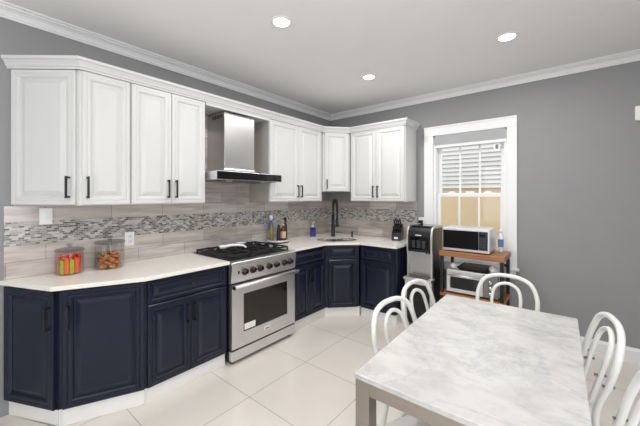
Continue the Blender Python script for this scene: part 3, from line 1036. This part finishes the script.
O('cap', lathe(NB(), [(.014, .198), (.014, .228), (0, .23)], n=16), M['plastic'], sb)
O('label', lathe(NB(), [(.0245, .05), (.0245, .13)], n=20, cap=False), M['bluelabel'], sb)

# ------------------------------------------------------------------ things on the counters
def jar(label, x, y, r, h):
    t = T('glass_jar', label, 'jar', (x, y, CT))
    b = lathe(NB(), [(0, .001), (r * .93, .001), (r, .010), (r, h - .02), (r * .96, h - .008), (r * .96, h), (r * .93, h), (r * .93, h - .008), (r * .965, h - .02), (r * .965, .012), (r * .9, .006), (0, .006)], n=36, cap=False)
    O('body', b, M['glass'], t)
    l = O('lid', lathe(NB(), [(0, h + .001), (r * .90, h + .001), (r * 1.03, h + .003), (r * 1.05, h + .010), (r * .98, h + .020), (r * .4, h + .026), (r * .2, h + .030), (0, h + .030)], n=36), M['glasslid'], t)
    O('knob', lathe(NB(), [(r * .12, h + .028), (r * .12, h + .036), (r * .2, h + .042), (r * .2, h + .052), (0, h + .058)], n=20), M['glasslid'], l)
    return t
M['glasslid'] = glass_mat('smoky_glass_lid', (0.80, 0.81, 0.82), 0.07)
J1 = (.116, -3.258); J2 = (.126, -3.012)
jar('glass jar of orange and green wrapped sweets on the left counter', J1[0], J1[1], .083, .160)
jar('wider glass jar of brown cookies near the outlet on the left counter', J2[0], J2[1], .098, .190)
# wrapped sweets standing in rings in the jar
cols = ['green', 'orange', 'red', 'yellow', 'orange', 'red']
def packet(w, d, h, seed):
    b = NB()
    box(b, -w / 2, w / 2, -d / 2, d / 2, 0, h, .004)
    return b
k = 0
for ring, (rr, n) in enumerate(((.062, 14), (.034, 7))):
    for i in range(n):
        a = 2 * PI * i / n + ring * .3
        c = cols[k % len(cols)]
        nm = {'green': 'green', 'orange': 'orange', 'yellow': 'yellow', 'red': 'red'}[c]
        o = O('wrapped_sweet', packet(.026, .012, .100 + .012 * ((k * 7) % 3), k), M[c], loc=(J1[0] + rr * math.cos(a), J1[1] + rr * math.sin(a), CT + .0065))
        o.rotation_euler = (0, 0, a + PI / 2)
        tag(o, f'{nm} wrapped sweet standing inside the left glass jar', 'sweet', f'{nm} sweets in the jar')
        k += 1
for i in range(3):
    a = 2 * PI * i / 3 + .5
    o = O('wrapped_sweet', packet(.030, .012, .055, i), M['orange' if i else 'red'], loc=(J1[0] + .035 * math.cos(a), J1[1] + .035 * math.sin(a), CT + .134))
    o.rotation_euler = (R(90), 0, a)
    nm = 'orange' if i else 'red'
    tag(o, f'{nm} wrapped sweet lying on top inside the left glass jar', 'sweet', f'{nm} sweets on top in the jar')
def cookie(seed):
    bm = bmesh.new()
    bmesh.ops.create_icosphere(bm, subdivisions=3, radius=1)
    for v in bm.verts:
        v.co *= 1 + noise.noise(v.co * 2 + Vector((seed, seed, 0))) * .15
        v.co = Vector((v.co.x * .030, v.co.y * .027, v.co.z * .010))
    for f in bm.faces: f.smooth = True
    return bm
protos = None
k = 0
for layer in range(5):
    for i in range(6 if layer < 4 else 4):
        a = 2 * PI * i / (6 if layer < 4 else 4) + layer * .5
        rr = .053 if layer < 4 else .040
        me_o = O('cookie', cookie(k * 1.7), M['cookie'], loc=(J2[0] + rr * math.cos(a), J2[1] + rr * math.sin(a), CT + .026 + layer * .021))
        me_o.rotation_euler = (R(28) * math.sin(k * 2.1), R(35) * math.cos(k * 1.3), a)
        tag(me_o, 'brown cookie piled inside the wider glass jar', 'cookie', 'cookies in the jar')
        k += 1

# tray with bottles right of the range
tray = T('tray', 'round white tray carrying bottles right of the range', 'tray', (.165, -1.265, CT))
O('plate', lathe(NB(), [(0, .012), (.128, .012), (.140, .018), (.140, .034), (.134, .036), (.128, .030), (0, .030)], n=40, cap=False), M['marble'], tray)
O('foot_ring', lathe(NB(), [(.120, 0), (.132, .001), (.130, .012), (.120, .012)], n=40, cap=False), M['black'], tray)
TZ = CT + .0305
def bottle(label, x, y, prof, mat, cap=None, capmat=None, lab=None):
    t = T('bottle', label, 'bottle', (x, y - .075, TZ))
    O('body', lathe(NB(), prof, n=22), mat, t)
    if cap: O('cap', lathe(NB(), cap, n=18), capmat, t)
    if lab:
        r, z0, z1, lm = lab
        O('label', lathe(NB(), [(r, z0), (r, z1)], n=22, cap=False), lm, t)
    return t
bottle('tall blue and white spray bottle at the back of the tray', .085, -1.235, [(.030, 0), (.032, .005), (.032, .19), (.016, .225), (.014, .24), (0, .24)], M['bluebottle'], [(.016, .236), (.016, .255), (.022, .26), (.022, .295), (0, .30)], M['plastic'], (.0325, .03, .12, M['tan']))
bottle('slim olive oil bottle at the left of the tray', .150, -1.285, [(.024, 0), (.026, .004), (.026, .13), (.011, .17), (.011, .21), (0, .21)], M['olive'], [(.012, .205), (.012, .235), (0, .236)], M['bluelabel'])
bottle('dark sauce bottle with black cap at the front left of the tray', .235, -1.250, [(.022, 0), (.023, .004), (.023, .11), (.010, .145), (.010, .17), (0, .17)], M['black'], [(.012, .165), (.012, .19), (0, .192)], M['black'])
bottle('amber bottle with tan label in the middle of the tray', .225, -1.165, [(.032, 0), (.034, .004), (.034, .12), (.014, .15), (.014, .175), (0, .175)], M['amber'], [(.016, .17), (.016, .19), (0, .19)], M['tan'], (.0345, .025, .105, M['tan']))
bottle('tall black bottle at the right end of the tray', .185, -1.090, [(.022, 0), (.024, .004), (.024, .17), (.013, .20), (.013, .235), (0, .235)], M['black'], [(.017, .23), (.017, .265), (0, .268)], M['blackplastic'])
bottle('small olive pepper grinder behind the amber bottle', .125, -1.140, [(.020, 0), (.022, .004), (.018, .08), (.021, .12), (.018, .155), (0, .16)], M['amber'], [(.006, .158), (.012, .165), (.012, .178), (0, .182)], M['chrome'])
sp = T('soap_bottle', 'square deep blue soap bottle with clear pump left of the sink', 'soap bottle', (.150, -.600, CT), R(50))
O('body', box(NB(), -.038, .038, -.030, .030, 0, .130, .008), M['navybottle'], sp)
O('collar', lathe(NB(), [(.018, .129), (.018, .150), (.010, .155), (0, .155)], n=18), M['plastic'], sp)
b = tube(NB(), [(0, 0, .15), (0, 0, .195), (0.004, -.006, .203), (.012, -.045, .203), (.012, -.055, .195)], .005, 8)
O('pump', b, M['plastic'], sp)

# knife block
kb = T('knife_block', 'black slanted knife block with knives at the right end of the counter', 'knife block', (1.205, -.175, CT), R(12))
b = side_prism([(-.085, 0), (.085, 0), (.085, .13), (.055, .205), (-.085, .090)], -.056, .056, .003)
O('block', b, M['blackplastic'], kb)
O('front_plate', box(NB(), -.024, .024, -.0875, -.084, .024, .046, .001), M['steel'], kb)
for i, x in enumerate((-.038, -.013, .012, .038)):
    for j, (y, z) in enumerate(((.030, .182), (-.035, .128))):
        d = Vector((0, -.62, .78)).normalized()
        p = Vector((x, y, z)) - d * .012
        q = p + d * (.135 if j == 0 else .085) * (1.0 if i % 2 else .88)
        kn = tag(O('knife', tube(NB(), [p, p + d * .03, q - d * .012, q], [.009, .008, .0105, .006], 10), M['black']),
                 'black-handled knife in the back row of the knife block' if j == 0 else 'shorter black-handled knife in the front row of the knife block', 'knife', 'back row knives' if j == 0 else 'front row knives')
        kn.location = kb.location; kn.rotation_euler = kb.rotation_euler

# ------------------------------------------------------------------ table
tb = T('dining_table', 'white marble-topped dining table on square brushed steel legs', 'table', (2.603, -2.209, 0), R(1.0))
TWd, TLn, TZt = .705, 1.225, .775
O('tabletop', box(NB(), -TWd / 2, TWd / 2, -TLn / 2, TLn / 2, TZt - .020, TZt, .003), M['marble'], tb)
ap = NB()
hw, hl = TWd / 2 - .004, TLn / 2 - .004
zt = TZt - .0205
box(ap, -hw + .06, hw - .06, -hl, -hl + .03, zt - .050, zt, .002); box(ap, -hw + .06, hw - .06, hl - .03, hl, zt - .050, zt, .002)
box(ap, -hw, -hw + .03, -hl + .06, hl - .06, zt - .050, zt, .002); box(ap, hw - .03, hw, -hl + .06, hl - .06, zt - .050, zt, .002)
O('apron', ap, M['steeld'], tb)
for sx in (-1, 1):
    for sy in (-1, 1):
        x0, x1 = sorted((sx * hw, sx * (hw - .060))); y0, y1 = sorted((sy * hl, sy * (hl - .060)))
        O('leg', box(NB(), x0, x1, y0, y1, 0, zt, .002), M['steeld'], tb)

# ------------------------------------------------------------------ chairs (bent tube, seat faces local -Y)
CG = 'white bentwood-style chairs around the table'
def make_chair(label, loc, rz):
    t = T('dining_chair', label, 'chair', loc, rz, CG)
    s = lathe(NB(), [(0, .440), (.150, .440), (.172, .444), (.180, .452), (.178, .462), (.165, .466), (.10, .461), (0, .459)], n=40, cap=False)
    O('seat', s, M['chair'], t)
    O('seat_ring', tube(NB(), [(.168 * math.cos(2 * PI * k / 36), .168 * math.sin(2 * PI * k / 36), .432) for k in range(36)], .012, 10, closed=True), M['chair'], t)
    pts = [(-.190, .215, 0), (-.178, .185, .25), (-.174, .160, .45), (-.192, .205, .62), (-.192, .232, .72), (-.155, .254, .810), (-.083, .266, .847), (0, .268, .855),
           (.083, .266, .847), (.155, .254, .810), (.192, .232, .72), (.192, .205, .62), (.174, .160, .45), (.178, .185, .25), (.190, .215, 0)]
    O('back_frame', tube(NB(), spline(pts, 7), .0145, 12), M['chair'], t)
    ip = [(-.080, .160, .452), (-.090, .198, .60), (-.092, .226, .70), (-.070, .245, .770), (0, .255, .800), (.070, .245, .770), (.092, .226, .70), (.090, .198, .60), (.080, .160, .452)]
    O('back_loop', tube(NB(), spline(ip, 7), .0115, 12), M['chair'], t)
    for sx in (-1, 1):
        O('front_leg', tube(NB(), [(sx * .125, -.115, .44), (sx * .140, -.135, .25), (sx * .165, -.165, 0)], [.014, .013, .012], 12), M['chair'], t)
    O('stretcher', tube(NB(), [(.150 * math.cos(2 * PI * k / 32), .010 + .165 * math.sin(2 * PI * k / 32), .24) for k in range(32)], .009, 8, closed=True), M['chair'], t)
    for x, y in ((-.190, .200), (.190, .200), (-.090, .198), (.090, .198)):
        b = NB()
        cyl(b, (x, y - .022, .600), (x, y + .022, .606), .0075, 10)
        O('bolt', b, M['chrome'], t)
    return t
c0 = make_chair('white bent-tube chair on the left side of the table, nearer the camera', (2.362, -2.235, 0), R(80))
dup(c0, (2.318, -1.765, 0), R(82), 'white bent-tube chair on the left side of the table, nearer the window wall')
dup(c0, (2.530, -1.385, 0), R(-2), 'white bent-tube chair at the far end of the table, below the window')
dup(c0, (2.812, -1.800, 0), R(-79), 'white bent-tube chair on the right side of the table, nearer the grey wall')
dup(c0, (2.882, -2.405, 0), R(-84), 'white bent-tube chair right of the table, cut by the bottom right frame edge')
st = T('stool', 'low white round seat tucked under the near end of the marble table', 'stool', (2.470, -2.605, 0))
O('seat', lathe(NB(), [(0, .425), (.165, .425), (.185, .432), (.188, .445), (.175, .452), (0, .454)], n=40, cap=False), M['chair'], st)
for a in (45, 135, 225, 315):
    c, s = math.cos(R(a)), math.sin(R(a))
    O('leg', tube(NB(), [(c * .12, s * .12, .43), (c * .15, s * .15, 0)], .012, 12), M['chair'], st)
